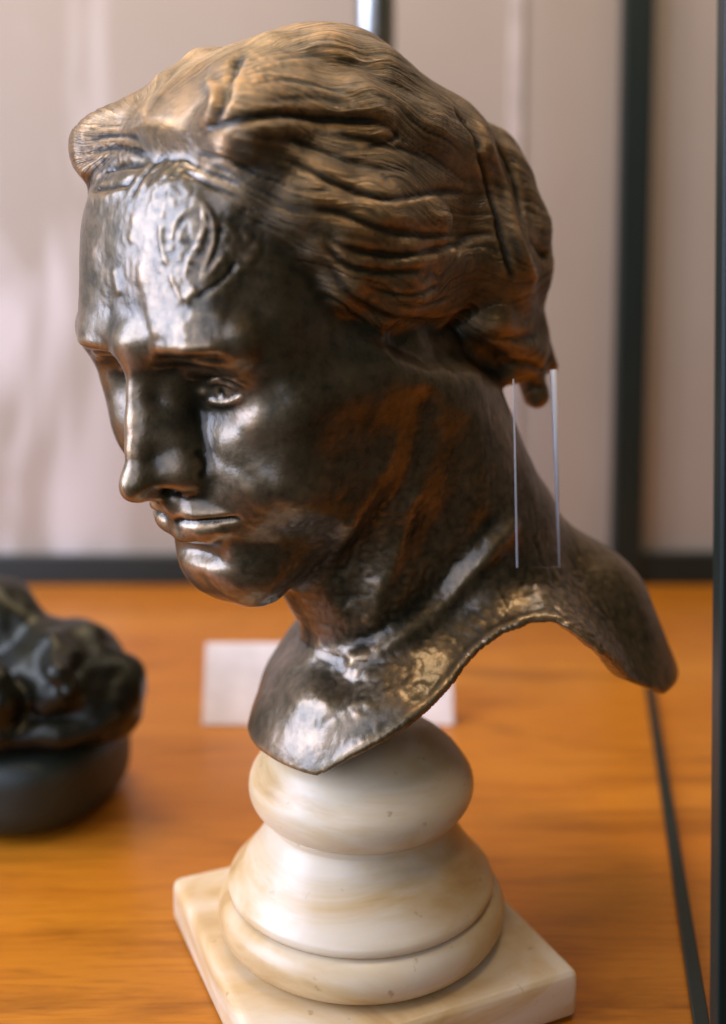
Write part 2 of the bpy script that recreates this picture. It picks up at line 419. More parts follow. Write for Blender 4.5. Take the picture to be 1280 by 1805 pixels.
HV = 0.9
F = Field((-92, -228, -206), (92, 112, 166), HV)
GB = F.new(); GH = F.new()
def hell(c, r, k=8, op='add', G=None):
    ell(F, GB if G is None else G, H(*c), np.array(r) * HS, RH, k, op)
def hcap(a, b, r1, r2=None, k=6, op='add', G=None):
    cap(F, GB if G is None else G, H(*a), H(*b), r1 * HS, (r1 if r2 is None else r2) * HS, k, op)
def mir(fn, a, *rest, **kw):
    fn(a, *rest, **kw); fn((-a[0], a[1], a[2]), *rest, **kw)
def mir2(a, b, *rest, **kw):
    hcap(a, b, *rest, **kw); hcap((-a[0], a[1], a[2]), (-b[0], b[1], b[2]), *rest, **kw)

# ---- head and face
hell((0, -13, 58), (77, 92, 86), 4)
def plane(c, r, tilt, p=5.0, k=10):                       # a boxy frontal plane of the face, tilted up by some degrees
    t = math.radians(tilt); R = RH @ np.array([[1, 0, 0], [0, math.cos(t), -math.sin(t)], [0, math.sin(t), math.cos(t)]])
    sup(F, GB, H(*c), np.array(r) * HS, R, p, k)
hell((-2, 40, 60), (66, 38, 56), 18)                     # forehead
plane((-2, 46.5, 61), (59, 42, 50), 24, 5.0, 12)
hell((0, 30, 2), (60, 48, 58), 14)                       # mid face
plane((7, 43.0, -38.5), (57, 40, 25), 36, 6.0, 9)
hell((0, 38, -46), (45, 50, 46), 16)                     # jaw
mir(hell, (29, 54, -30), (25, 31, 32), 16)               # cheeks
mir(hell, (10, 75, -80), (14, 16, 15), 14)               # chin
plane((0, 68, -80), (17, 28, 13), 8, 3.5, 10)
mir2((15, 72, -84), (46, 10, -56), 12, 13, k=20)         # jaw line
mir2((46, 10, -56), (58, 0, -10), 14, 16, k=30)
mir(hell, (46, 24, -28), (16, 30, 36), 24)
mir(hell, (40, 48, -8), (20, 19, 13), 12)                # cheek bones
mir2((42, 58, -2), (53, 53, 1), 9, 10, k=10)
for q_ in (((246, 708), -52, 12), ((264, 762), -48, 12)):
    ell(F, GB, at_x(*q_[0], q_[1]), (q_[2],) * 3, k=16); 0 and print('farcheek', np.round(RH.T @ (at_x(*q_[0], q_[1]) - HO) / HS))
cap(F, GB, at_x(184, 572, -54), at_x(212, 640, -54), 9, 7, 18); 0 and print('farbrow', np.round(RH.T @ (at_x(184, 590, -58) - HO) / HS), np.round(RH.T @ (at_x(212, 640, -56) - HO) / HS))
mir2((50, 52, 0), (62, 20, 4), 11, 11, k=24)
mir(hell, (46, 44, 34), (20, 26, 22), 16)
mir2((6, 89.5, 42), (34, 85, 44), 7.5, 7.5, k=9)               # brows
mir2((34, 85, 44), (50, 75, 42), 7.5, 7.5, k=9)
hell((0, 91, 37), (11, 10, 11), 10)                      # glabella
mir(hell, (31, 92, 18), (17, 17, 14), 6, 'sub')           # sockets
mir(hell, (17, 92, 14), (8, 11, 14), 6, 'sub')
mir(hell, (30.5, 62.5, 13), (12.6,) * 3, 2.5)             # eyeballs
# nose
hcap((0, 93, 32), (0, 107, -6), 5.6, 5.4, k=7)
hcap((0, 107, -6), (0, 113, -19), 5.2, 6.8, k=5)
hell((0, 112.5, -21), (7.2, 9.3, 8.8), 4)
mir2((6, 84, 18), (9, 94, -16), 6, 7, k=12)
mir(hell, (13, 93, -23), (6.5, 10, 8), 6)
mir2((3, 109, -20), (11.5, 97, -22), 5.0, 6.2, k=6)
mir2((3, 99, 2), (8, 93, -14), 5.5, 6.5, k=8)
hcap((0, 110, -27), (0, 96, -35), 5.0, 5.5, k=4)
mir(hell, (7.0, 99, -32.5), (2.8, 5.0, 3.0), 2, 'sub')
# mouth
plane((0, 70, -50), (28, 28, 17), 25, 4.0, 9)
mir2((0, 97, -40), (13, 94.5, -40.5), 5.0, 4.6, k=4)
mir2((13, 94.5, -41), (28, 84.5, -45.0), 4.0, 2.6, k=4)
mir2((0, 95.5, -51.5), (12, 93.5, -51), 6.2, 5.6, k=4)
mir2((12, 93.8, -50.5), (26, 85.5, -47.5), 4.8, 2.4, k=4)
hell((0, 103, -65), (19, 10, 5), 8, 'sub')
             # philtrum
# eyelids
def lid(sx):
    c = H(sx * 30.5, 62.5, 13); R = 12.6
    sl, x, y, z = F.box(c - 20, c + 20)
    X, Y, Z = x - c[0], y - c[1], z - c[2]
    lx = (RH[0, 0] * X + RH[1, 0] * Y + RH[2, 0] * Z) / HS; ly = (RH[0, 1] * X + RH[1, 1] * Y + RH[2, 1] * Z) / HS; lz = (RH[0, 2] * X + RH[1, 2] * Y + RH[2, 2] * Z) / HS
    sp = np.sqrt((lx / 1.06) ** 2 + ly ** 2 + lz ** 2) - R
    up = smax(sp - 2.0, (4.4 - 0.026 * lx ** 2) - lz, 0.6) * HS    # above the upper margin
    lo = smax(sp - 1.5, lz + 5.4 - 0.024 * lx ** 2, 0.6) * HS
    GB[sl] = smin(GB[sl], up, 1.0); GB[sl] = smin(GB[sl], lo, 1.0)
    e = H(sx * 30.5, 75.6, 12.4)
    ell(F, GB, e, (2.3, 1.6, 2.3), RH, k=0.8, op='sub')
    hcap((sx * 16, 80, 27), (sx * 47, 70, 29), 3.6, 4.0, k=5)      # fold over the lid
    hcap((sx * 16.5, 77, 12), (sx * 19, 77, 12), 1.6, 1.2, k=2)
lid(1); lid(-1)

# ---- neck and torso
NECK0 = np.array([0, -42, -25.0])
cap(F, GB, NECK0, (0, -80, -95), 47, 45, 12)
for s_ in (1, -1):
    cap(F, GB, H(s_ * 58, -14, -14), (s_ * 8, -26, -146), 12, 9, 24)      # neck muscles
cap(F, GB, (0, -82, -95), (0, -92, -140), 45, 52, 14)
cap(F, GB, (0, -77, -22), (0, -99, -88), 25, 31, 18)
cap(F, GB, H(0, 18, -62), (0, -54, -150), 32, 38, 16)
TOR = F.new()
ell(F, TOR, (0, -92, -198), (92, 124, 86), k=2)
cap(F, TOR, (0, -107, -95), (0, -136, -150), 35, 50, 24)
cap(F, TOR, at_x(578, 1085, -40), at_x(505, 1215, -52), 11, 13, 14)
cap(F, TOR, (22, -150, -140), (26, -165, -205), 36, 44, 20)
cap(F, TOR, (-22, -150, -140), (-20, -158, -205), 36, 40, 20)
for s in (1, -1):
    cap(F, TOR, (0, -88, -116), (s * 58, -86, -150), 32, 34, 22)
#HOLLOW
# hollow it from below and cut the lower edge as an arch
ARCH = [(560, 1371, 34), (620, 1336, 45), (700, 1290, 56), (760, 1246, 60), (800, 1203, 63), (850, 1146, 66), (890, 1116, 66), (940, 1096, 66), (985, 1098, 64), (1010, 1110, 62), (1060, 1150, 56), (1110, 1202, 50), (1172, 1226, 42)]
def hit(px, py, G):
    o, d = ray_b(px, py); d = d / np.linalg.norm(d); t = np.arange(250, 760, 0.5)
    P = o + d * t[:, None]; v = sample(F, G, P)
    ok = np.all((P > F.lo) & (P < F.lo + F.h * (F.n - 1)), axis=1) & (v < 0)
    return P[np.argmax(ok)] if ok.any() else None
SOLID = smin(GB, TOR, 10)
ap = []
for a_, b_, c_ in ARCH:
    q = hit(a_, b_, SOLID); q = at_x(a_, b_, c_) if q is None else q
    ap.append((q[1], q[2])); print('arch', a_, b_, np.round(q))
ap.sort()
GB = SOLID
INN = TOR + 7.0
sl, x, y, z = F.box((-300,) * 3, (300,) * 3)
hollow = smax(INN, z + 118 + 0 * x, 6)
GB = smax(GB, -hollow, 2.0)
ay = np.array([-400] + [p[0] for p in ap] + [200]); az = np.array([ap[0][1]] + [p[1] for p in ap] + [ap[-1][1]])
cut = np.interp(F.ax[1], ay, az).astype(np.float32)[None, :, None] + 0.55 * np.maximum(0, -x - 5) * (y < -50) - z
GB = smax(GB, cut, 1.5)

# ---- hair
def capE(c, r, k=8): hell(c, r, k, G=GH)
capE((0, -16, 66), (85, 103, 94), 3)
cap(F, GH, at_x(590, 180, 0), at_x(715, 280, 0), 30, 30, 26)
FRONTLOCK = [at_x(152, 300, -46), at_x(198, 256, -46), at_x(300, 205, -40)]
G0 = smin(GB, GH, 3)
def surf(px, py, G=None):
    G = G0 if G is None else G
    o, d = ray_b(px, py); d = d / np.linalg.norm(d); t = np.arange(250, 760, 0.5)
    P = o + d * t[:, None]; v = sample(F, G, P)
    ok = np.all((P > F.lo) & (P < F.lo + F.h * (F.n - 1)), axis=1) & (v < 0)
    j = np.argmax(ok)
    return P[j] if ok.any() else None
def grad(p, G):
    e = 1.5; D = np.array([[e, 0, 0], [0, e, 0], [0, 0, e]])
    g = sample(F, G, np.stack([p + D[0], p + D[1], p + D[2]])) - sample(F, G, np.stack([p - D[0], p - D[1], p - D[2]]))
    return g / (np.linalg.norm(g) + 1e-9)
def mirror_b(p):                                          # through the head's own mid-plane
    q = RH.T @ (p - HO); q[0] = -q[0]; return RH @ q + HO
FRONTLOCK.append(at_x(166, 352, -50))
for p_, q_, r0_, r1_ in ((FRONTLOCK[3], FRONTLOCK[0], 5, 9), (FRONTLOCK[0], FRONTLOCK[1], 9, 10), (FRONTLOCK[1], FRONTLOCK[2], 10, 12)):
    cap(F, GH, p_, q_, r0_, r1_, 20); cap(F, GH, mirror_b(p_), mirror_b(q_), r0_, r1_, 20)
print('frontlock', [np.round(RH.T @ (p - HO) / HS) for p in FRONTLOCK])
def lock(pts, k=7, both=True, G=None):
    """pts: (px, py, radius mm, lift mm[, x]) along one lock of hair lying on the head"""
    G = GH if G is None else G; C = []
    for t in pts:
        if len(t) == 5: p = at_x(t[0], t[1], t[4])
        else:
            p = surf(t[0], t[1])
            if p is None: continue
            p = p + grad(p, G0) * (t[3] - t[2])
        C.append((p, t[2]))
    for (a, ra), (b, rb) in zip(C[:-1], C[1:]):
        cap(F, G, a, b, ra, rb, k)
        if both: cap(F, G, mirror_b(a), mirror_b(b), ra, rb, k)
hl = [RH.T @ (p - HO) / HS for p in (surf(*q) for q in ((300, 275), (440, 352), (560, 445), (640, 545), (720, 566), (830, 556), (880, 660))) if p is not None]
print('hairline (head mm)', [np.round(q) for q in hl])
hl = sorted(hl, key=lambda q: q[1])
hy = [-200] + [q[1] for q in hl] + [hl[-1][1] + 12]; hz = [hl[0][2] - 30] + [q[2] for q in hl] + [hl[-1][2] + 80]
sl, x, y, z = F.box((-300,) * 3, (300,) * 3)
Yh = (RH[0, 1] * (x - HO[0]) + RH[1, 1] * (y - HO[1]) + RH[2, 1] * (z - HO[2])) / HS; Zh = (RH[0, 2] * (x - HO[0]) + RH[1, 2] * (y - HO[1]) + RH[2, 2] * (z - HO[2])) / HS
lift = (Zh - np.interp(Yh, hy, hz).astype(np.float32)) * 0.62
GH = GH + 13 * (1 - np.clip(lift / 26, -0.4, 1)) ** 2
del Yh, Zh

lock([(400, 250, 9, 3), (470, 290, 12, 5), (560, 340, 13, 6), (660, 380, 14, 8), (760, 400, 14, 8)])
lock([(380, 300, 6, 2), (440, 335, 9, 4), (520, 370, 12, 6), (600, 420, 13, 8), (700, 460, 14, 9), (800, 470, 14, 9)])
lock([(560, 440, 8, 4), (620, 490, 12, 7), (700, 525, 15, 9), (780, 530, 15, 9), (840, 505, 13, 8)])
lock([(420, 200, 9, 2), (520, 175, 13, 4), (640, 180, 14, 5), (760, 220, 14, 5), (830, 270, 12, 5)])
lock([(400, 120, 8, 2), (480, 80, 10, 3), (580, 80, 12, 3), (680, 110, 12, 3), (780, 190, 12, 4)])
#FILL
# bun of twisted hair on the back of the head
BUN = F.new()
cap(F, GH, at_x(770, 290, 0), at_x(815, 470, 0), 30, 34, 20)
cap(F, GH, at_x(815, 470, 0), at_x(850, 560, 0), 34, 26, 20)
cap(F, BUN, at_x(838, 300, 0), at_x(880, 470, 0), 24, 27, 8)
cap(F, BUN, at_x(795, 256, 5), at_x(862, 314, 5), 12, 17, 6)
cap(F, BUN, at_x(885, 330, 8), at_x(912, 400, 10), 16, 16, 6)
cap(F, BUN, at_x(912, 410, 10), at_x(910, 500, 8), 16.5, 16, 5)
cap(F, BUN, at_x(905, 510, 6), at_x(928, 580, 6), 15, 10, 5)
cap(F, BUN, at_x(928, 580, 6), at_x(970, 645, 4), 10, 4.5, 5)
cap(F, BUN, at_x(850, 570, 20), at_x(925, 622, 10), 16, 12, 8)
cap(F, BUN, at_x(890, 650, 12), at_x(950, 650, 6), 9, 5, 5)
cap(F, BUN, at_x(935, 665, 6), at_x(945, 697, 6), 7, 7, 3)

# ------------------------------------------------------------------ mesh of the whole bust
OWN_B, OWN_H, OWN_U = GB, GH, BUN
GT = smin(smin(GB, GH, 5), BUN, 5)
V, Q = surface_nets(F, GT)
V = smooth_mesh(V, Q, 2, 0.5)
own = np.argmin(np.stack([sample(F, g, V) for g in (GB, GH, BUN)], 1), axis=1)

# pull the landmarks of the face onto the places they have on the original
def to_world(P): return ORI + (P * 1e-3) @ RB.T
def project(Wd):
    D = Wd - CAM; c, s = math.cos(PIT), math.sin(PIT)
    dep = D[:, 1] * c - D[:, 2] * s; up = D[:, 2] * c + D[:, 1] * s
    return np.stack([640 + FPX * D[:, 0] / dep, CY - FPX * up / dep], 1), dep
LAND = [(H(0, 99, 22), (238, 672)), (H(0, 120, -17), (219, 852)), (H(0, 103, -37), (284, 886)), (H(0, 97, -80), (361, 1011)),
        (H(0, 84, -94), (408, 1040)), (H(0, 99, -52), (326, 944)), (H(22, 94, -21), (356, 828)), (H(16, 77, 12), (352, 690)),
        (H(41, 66, 10), (440, 690)), (H(31, 85, -46), (433, 911)), (H(8, 96, 36), (262, 624)), (H(34, 89, 38), (345, 624)),
        (H(46, 76, 35), (415, 622)), (H(0, 100, -45), (313, 916))]
for l_, q_ in zip(LAND, project(to_world(np.array([l[0] for l in LAND])))[0]): print('land', np.round(q_), l_[1])
def warp(V, LAND, rad):
    if not LAND: return V
    C = np.array([l[0] for l in LAND]); px, dep = project(to_world(C)); T = []
    for (p, q), a, dd in zip(LAND, px, dep):
        q = np.array(q, float)
        r0, r1 = ray(*a), ray(*q)
        wv = (r1 - r0) * dd * 1e3
        T.append(RB.T @ wv)
    T = list(T); C = list(C)
    for c_, t_ in list(zip(C, T)):
        h = RH.T @ (c_ - HO)
        if abs(h[0]) > 8:
            C.append(mirror_b(c_)); q = RH.T @ t_; q[0] = -q[0]; T.append(RH @ q)
    T = np.array(T); C = np.array(C)
    def ker(A):
        d = np.linalg.norm(A[:, None] - C[None], axis=2) / rad
        return np.where(d < 1, (1 - np.minimum(d, 1)) ** 4 * (4 * d + 1), 0)
    Wt = np.linalg.solve(ker(C) + 1e-3 * np.eye(len(C)), T)
    out = V.copy()
    for s in range(0, len(V), 60000): out[s:s + 60000] += ker(V[s:s + 60000]) @ Wt
    return out
V = warp(V, LAND, 70.0)
N = vnormals(V, Q)

# brush strokes along lines on the surface
WV = to_world(V); PXY, DEP = project(WV)
VIEW = (CAM - WV); VIEW /= np.linalg.norm(VIEW, axis=1, keepdims=True)
NW = N @ RB.T
FRONT = np.where((NW * VIEW).sum(1) > 0.05)[0]
CELL = {}
for i in FRONT:
    CELL.setdefault((int(PXY[i, 0] // 8), int(PXY[i, 1] // 8)), []).append(i)
def pick(px, py):
    best = None
    for r in (1, 2, 3):
        c = []
        for a in range(int(px // 8) - r, int(px // 8) + r + 1):
            for b in range(int(py // 8) - r, int(py // 8) + r + 1): c += CELL.get((a, b), [])
        if c:
            c = np.array(c); d2 = ((PXY[c] - (px, py)) ** 2).sum(1); near = c[d2 < 150]
            if len(near):
                m = DEP[near].min(); near = near[DEP[near] < m + 0.012]
                return V[near[np.argmin(((PXY[near] - (px, py)) ** 2).sum(1))]]
    return None
def spline(pts, n):
    p = np.array(pts, float); t = np.arange(len(p)); u = np.linspace(0, len(p) - 1, n); out = []
    for q in u:
        i = min(int(q), len(p) - 2); f = q - i
        p0, p1, p2, p3 = p[max(i - 1, 0)], p[i], p[i + 1], p[min(i + 2, len(p) - 1)]
        out.append(0.5 * ((2 * p1) + (p2 - p0) * f + (2 * p0 - 5 * p1 + 4 * p2 - p3) * f * f + (3 * p1 - p0 - 3 * p2 + p3) * f ** 3))
    return np.array(out)
DISP = np.zeros(len(V))
def stroke(pts, amp, width, both=False, taper=True):
    """amp mm (negative: groove), width mm; pts in pixels"""
    both = both or any(p_[0] < 470 and 600 < p_[1] < 1000 for p_ in pts[:1])
    n = max(8, int(np.sum(np.linalg.norm(np.diff(np.array(pts, float), axis=0), axis=1)) / 5))
    line = [pick(*q) for q in spline(pts, n)]
    prm = [i / (n - 1) for i, q in enumerate(line) if q is not None]; line = [q for q in line if q is not None]
    if len(line) < 2: return
    L = np.array(line); prm = np.array(prm)
    for _ in range(6):
        if len(L) > 4: L[1:-1] = 0.25 * L[:-2] + 0.5 * L[1:-1] + 0.25 * L[2:]
    dd_ = np.concatenate([[0], np.cumsum(np.linalg.norm(np.diff(L, axis=0), axis=1))]); kk = max(8, int(dd_[-1] / 0.4)); uu = np.linspace(0, dd_[-1], kk)
    L = np.stack([np.interp(uu, dd_, L[:, i_]) for i_ in range(3)], 1); prm = uu / max(dd_[-1], 1e-6)
    for side in ((0, 1) if both else (0,)):
        if side: L = np.array([mirror_b(p) for p in L])
        m = 3 * width; sel = np.where(np.all((V > L.min(0) - m) & (V < L.max(0) + m), axis=1))[0]
        for s in range(0, len(sel), 6000):
            q = sel[s:s + 6000]; D = np.linalg.norm(V[q][:, None] - L[None], axis=2); j = D.argmin(1); d = D[np.arange(len(q)), j]
            tp = np.clip(np.minimum(prm[j], 1 - prm[j]) * 6, 0, 1) if taper and width < 3.5 else 1
            DISP[q] += amp * np.exp(-(d / width) ** 2) * tp
for pts, am, wd in (
    # waves of the hair
    ([(352, 232), (400, 216), (440, 207), (500, 203), (560, 208), (620, 213), (695, 219)], -2.50, 2.0), ([(400, 240), (460, 226), (540, 228)], 1.25, 4),
    ([(490, 275), (550, 300), (610, 330), (680, 350), (720, 345), (780, 337), (825, 340)], -1.72, 1.8), ([(520, 275), (600, 305), (690, 322), (780, 312)], 0.78, 4),
    ([(525, 360), (600, 375), (680, 405), (750, 415), (825, 415), (865, 410)], -1.40, 1.8), ([(560, 350), (640, 375), (720, 385), (800, 375)], 0.78, 4),
    ([(565, 408), (610, 435), (660, 447), (720, 450), (790, 435), (840, 415)], -1.87, 1.8),
    ([(565, 420), (600, 460), (640, 475), (700, 480), (750, 475)], -1.56, 1.8), ([(620, 460), (700, 465), (780, 455)], 0.70, 3),
    ([(650, 505), (720, 522), (780, 500)], -0.94, 1.3), ([(680, 530), (740, 540), (800, 520)], -0.78, 1.3),
    ([(560, 440), (600, 505), (650, 548), (720, 572), (800, 566), (850, 536)], -2.34, 3.0),
    ([(580, 235), (640, 245), (700, 260), (760, 280)], -1.09, 1.6), ([(640, 260), (700, 245), (690, 225)], -0.78, 1.4), ([(500, 245), (560, 262), (640, 290), (720, 300)], -0.94, 1.6),
    ([(850, 230), (875, 290), (895, 350), (905, 400), (925, 450), (940, 490)], 2.03, 4), ([(838, 240), (858, 310), (876, 380), (893, 450), (905, 500)], -2.03, 2.4),
    ([(872, 240), (900, 300), (918, 360), (925, 400)], -1.56, 2.2), ([(800, 190), (840, 240), (850, 270)], -1.56, 2.4), ([(930, 420), (960, 450), (968, 455)], -1.72, 2.6),
    ([(850, 590), (900, 600), (950, 590)], -1.56, 3.0), ([(880, 640), (930, 640), (960, 655)], -1.72, 2.4), ([(920, 690), (945, 680), (965, 685)], -0.78, 1.5),
    ([(432, 88), (418, 110), (402, 140), (398, 165), (405, 185)], -2.34, 2.4), ([(362, 136), (380, 165), (374, 200), (352, 226)], 2.18, 2.6), ([(392, 150), (396, 185), (376, 215)], -1.56, 1.8),
    ([(440, 150), (500, 140), (560, 150), (640, 170)], -0.70, 1.6), ([(460, 180), (540, 172), (620, 185)], -0.62, 1.6), ([(470, 110), (560, 95), (650, 120)], -0.62, 2.0),
    ([(158, 246), (200, 236), (248, 246)], -1.25, 1.5), ([(162, 268), (212, 260), (262, 276)], -1.40, 1.6), ([(185, 302), (226, 292), (262, 290)], -1.40, 1.6), ([(165, 332), (212, 328), (240, 310)], -1.72, 2.0),
    ([(150, 350), (190, 345), (225, 325)], 0.94, 3), ([(330, 285), (375, 306), (430, 326)], -0.70, 1.1), ([(320, 300), (370, 325), (430, 352)], -0.62, 1.2), ([(345, 268), (400, 282), (460, 308)], -0.78, 1.2), ([(300, 270), (270, 290), (245, 320), (230, 350)], -0.78, 1.6),
    # clay relief on the forehead
    ([(302, 430), (306, 398), (325, 374), (350, 361)], 0.49, 1.2), ([(353, 352), (362, 380), (359, 410), (345, 440), (331, 465), (322, 498)], 0.60, 1.2), ([(356, 350), (374, 385), (379, 420), (366, 460), (352, 490)], 0.43, 1.1),
    ([(290, 352), (284, 385)], 0.37, 1.6), ([(284, 395), (286, 440), (298, 472)], 0.49, 1.5), ([(298, 480), (310, 512), (322, 532)], 0.43, 1.3),
    ([(398, 444), (378, 470), (352, 500)], 0.54, 1.5), ([(350, 506), (324, 532)], 0.81, 2.2), ([(418, 458), (400, 486), (372, 508), (342, 532)], -0.60, 1.1), 
    ([(412, 480), (438, 462), (456, 425)], 0.37, 2.0), ([(400, 400), (415, 430)], 0.22, 2.0), ([(300, 330), (296, 352), (310, 365)], 0.32, 1.4), ([(272, 330), (268, 365)], 0.22, 1.6),
    ([(250, 480), (262, 530), (275, 580)], 0.5, 4), ([(200, 470), (212, 520)], 0.5, 2.5), ([(330, 560), (370, 552), (400, 560)], 0.4, 2.5), ([(240, 380), (232, 430)], 0.4, 3.0), ([(290, 300), (300, 330)], 0.5, 2.2), ([(270, 300), (262, 330)], -0.4, 1.6),
    # face
    ([(268, 634), (340, 636), (408, 632)], -1.6, 3.0), ([(262, 616), (300, 616), (345, 614), (400, 612)], 1.2, 3.0), ([(362, 800), (400, 815), (440, 840), (462, 872)], -0.5, 4.0),
    ([(362, 704), (385, 712), (410, 708), (432, 696)], 0.9, 1.4), ([(364, 676), (392, 664), (420, 670), (438, 684)], 0.9, 1.3), ([(355, 760), (405, 770), (455, 750)], 0.8, 7), ([(352, 722), (395, 735), (430, 724)], -0.6, 5),
    ([(303, 917), (322, 919), (345, 920), (370, 918), (400, 916), (430, 914)], -1.9, 1.3), ([(308, 907), (330, 909), (348, 911), (380, 907), (415, 908)], 0.9, 2.6),
    ([(318, 931), (340, 937), (370, 934), (394, 928)], 1.0, 3.3), ([(334, 968), (365, 966), (405, 955)], -1.2, 4.0), ([(352, 845), (364, 825), (356, 802), (340, 792)], -0.8, 2.0),
    # neck and chest
    ([(705, 596), (760, 622), (815, 615), (868, 636)], -4.5, 9), ([(598, 992), (655, 935), (708, 865), (736, 790), (745, 720)], -2.6, 9),
    ([(570, 1000), (625, 925), (670, 840)], 1.0, 8), ([(560, 470), (545, 540), (560, 600)], -1.5, 10), ([(505, 690), (530, 700), (600, 690)], 0.8, 8),
    ([(730, 880), (715, 930), (690, 1000), (665, 1050), (655, 1095)], 1.3, 4.5), ([(618, 925), (602, 962), (588, 990)], 1.6, 4.0), ([(680, 900), (650, 980), (620, 1050)], -1.5, 6.0),
    ([(628, 1162), (700, 1122), (760, 1082), (800, 1038), (830, 1008), (870, 965), (900, 930)], 2.8, 5.0), ([(650, 1130), (720, 1085), (770, 1040), (810, 985), (860, 930)], -2.2, 7.0),
    ([(560, 1362), (620, 1328), (700, 1282), (760, 1238), (800, 1195), (850, 1138), (890, 1108), (940, 1088), (985, 1090), (1040, 1125)], 1.3, 3.0),
    ([(540, 1232), (575, 1240)], 2.0, 9), ([(640, 1250), (700, 1240)], 1.5, 9), ([(590, 1190), (610, 1210)], -2.0, 8), ([(500, 1180), (545, 1160)], 1.2, 6)):
    stroke(pts, am, wd)
V = V + N * DISP[:, None]

# strands: meridians from the parting over the forehead to the bun
P1 = at_x(335, 232, 0); P2 = at_x(900, 400, 0)
axv = (P2 - P1) / np.linalg.norm(P2 - P1)
e1 = np.array([1.0, 0, 0]); e1 -= axv * (e1 @ axv); e1 /= np.linalg.norm(e1); e2 = np.cross(axv, e1)
rel = V - P1; along = rel @ axv; ang = np.arctan2(rel @ e2, rel @ e1)
wob = vnoise(V / 26.0, 3) * 0.10 + vnoise(V / 9.0, 4) * 0.025
ang2 = ang + wob
hm = (own > 0).astype(float)
s1 = vnoise(np.stack([ang2 * 11, along / 70, np.zeros(len(V))], 1), 5)
s2 = vnoise(np.stack([ang2 * 34, along / 45, np.ones(len(V))], 1), 6)
z1 = vnoise(np.stack([ang2 * 15, along / 60, np.full(len(V), 7.3)], 1), 31); z2 = vnoise(np.stack([ang2 * 30, along / 40, np.full(len(V), 3.1)], 1), 32)
z3 = vnoise(V / 16.0, 33)
hsoft = smooth_mesh(np.stack([hm, hm, hm], 1), Q, 12)[:, 0]
fine = -(0.42 * np.exp(-(z1 / 0.085) ** 2) + 0.34 * np.exp(-(z2 / 0.12) ** 2) * np.clip(z3 * 4 + 0.5, 0, 1))
rad = np.sqrt((rel @ e1) ** 2 + (rel @ e2) ** 2)
V = V + N * (hsoft * (own != 2) * (s1 * 0.26 * np.clip(rad / 40, 0, 1) + (s2 * 0.30 + fine) * np.clip(rad / 70, 0, 1) ** 1.5))[:, None]
V = V + N * ((own == 2) * (0.6 * fine + s1 * 0.4))[:, None]
rough = vnoise(V / 11.0, 8) * 0.30 + vnoise(V / 5.0, 9) * 0.12
for (a_, b_), r_, am_ in (((345, 440), 16, 0.42), ((300, 320), 14, 0.35), ((200, 280), 16, 0.8), ((420, 420), 12, 0.35), ((330, 590), 14, 0.22), ((640, 1190), 40, 0.22), ((1040, 1090), 40, 0.5), ((430, 130), 16, 0.8), ((800, 900), 70, 0.15), ((560, 980), 50, 0.15), ((200, 450), 30, 0.14)):
    p_ = pick(a_, b_)
    if p_ is not None:
        g_ = np.exp(-(np.linalg.norm(V - p_, axis=1) / r_) ** 2)
        rough = rough + g_ * am_ * (np.abs(vnoise(V / 4.2, 11)) * 1.3 - 0.4 + 0.5 * vnoise(V / 2.4, 12))
V = V + N * rough[:, None]
N = vnormals(V, Q)
NW = N @ RB.T; NW /= np.linalg.norm(NW, axis=1, keepdims=True)
flow = np.stack([ang2 * 62.0, along / 16.0, (own == 2) * 5.0], 1)

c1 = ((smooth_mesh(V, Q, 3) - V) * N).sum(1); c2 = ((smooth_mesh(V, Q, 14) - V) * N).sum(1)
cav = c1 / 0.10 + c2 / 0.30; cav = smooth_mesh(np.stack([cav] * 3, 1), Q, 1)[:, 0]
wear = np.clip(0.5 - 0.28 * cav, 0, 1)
bust = thing('bronze_bust', 'bronze bust of a person with swept back hair and lowered gaze on the pale pedestal', 'bust', tuple(ORI))
fo = own[Q]; fown = np.where((fo == 2).sum(1) >= 2, 2, np.where((fo == 1).sum(1) >= 2, 1, 0))
WL = (V * 1e-3) @ RB.T
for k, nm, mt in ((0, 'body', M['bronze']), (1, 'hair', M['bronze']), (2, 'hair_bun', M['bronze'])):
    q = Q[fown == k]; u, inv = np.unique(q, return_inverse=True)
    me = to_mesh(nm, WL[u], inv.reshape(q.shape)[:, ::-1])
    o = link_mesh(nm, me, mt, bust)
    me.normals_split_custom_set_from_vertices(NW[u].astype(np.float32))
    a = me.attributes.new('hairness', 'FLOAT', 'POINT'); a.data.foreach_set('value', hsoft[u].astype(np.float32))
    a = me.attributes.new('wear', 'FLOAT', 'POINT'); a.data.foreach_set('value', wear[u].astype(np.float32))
    if True:
        a = me.attributes.new('flow', 'FLOAT_VECTOR', 'POINT'); a.data.foreach_set('vector', flow[u].astype(np.float32).ravel())
print('bust verts', len(V), 'quads', len(Q))

mb = link_mesh('mounting_socle', lathe([(0.017, 0), (0.0168, 0.003), (0.015, 0.006), (0.014, 0.012), (0.013, 0.034)], 64), M['bronze_dark'], bust)
mb.location = (PX - ORI[0] + 0.001, PY - ORI[1] + 0.002, PTOP + 0.0002 - ORI[2])

# ------------------------------------------------------------------ the rest of the showcase
# steel pole behind the head
p0, p1 = at_y(625, 40, 0.98), at_y(697, 40, 0.98); rp = (p1[0] - p0[0]) / 2
po = thing('steel_pole', 'upright brushed steel pole standing behind the bronze head', 'pole', ((p0[0] + p1[0]) / 2, 0.98, 0))
link_mesh('tube', lathe([(rp, 0.009), (rp, 1.6)], 48), M['steel'], po)
link_mesh('foot_flange', lathe([(rp * 1.9, 0.0006), (rp * 1.9, 0.005), (rp * 1.7, 0.0075), (rp * 1.05, 0.0088)], 48), M['steel'], po)

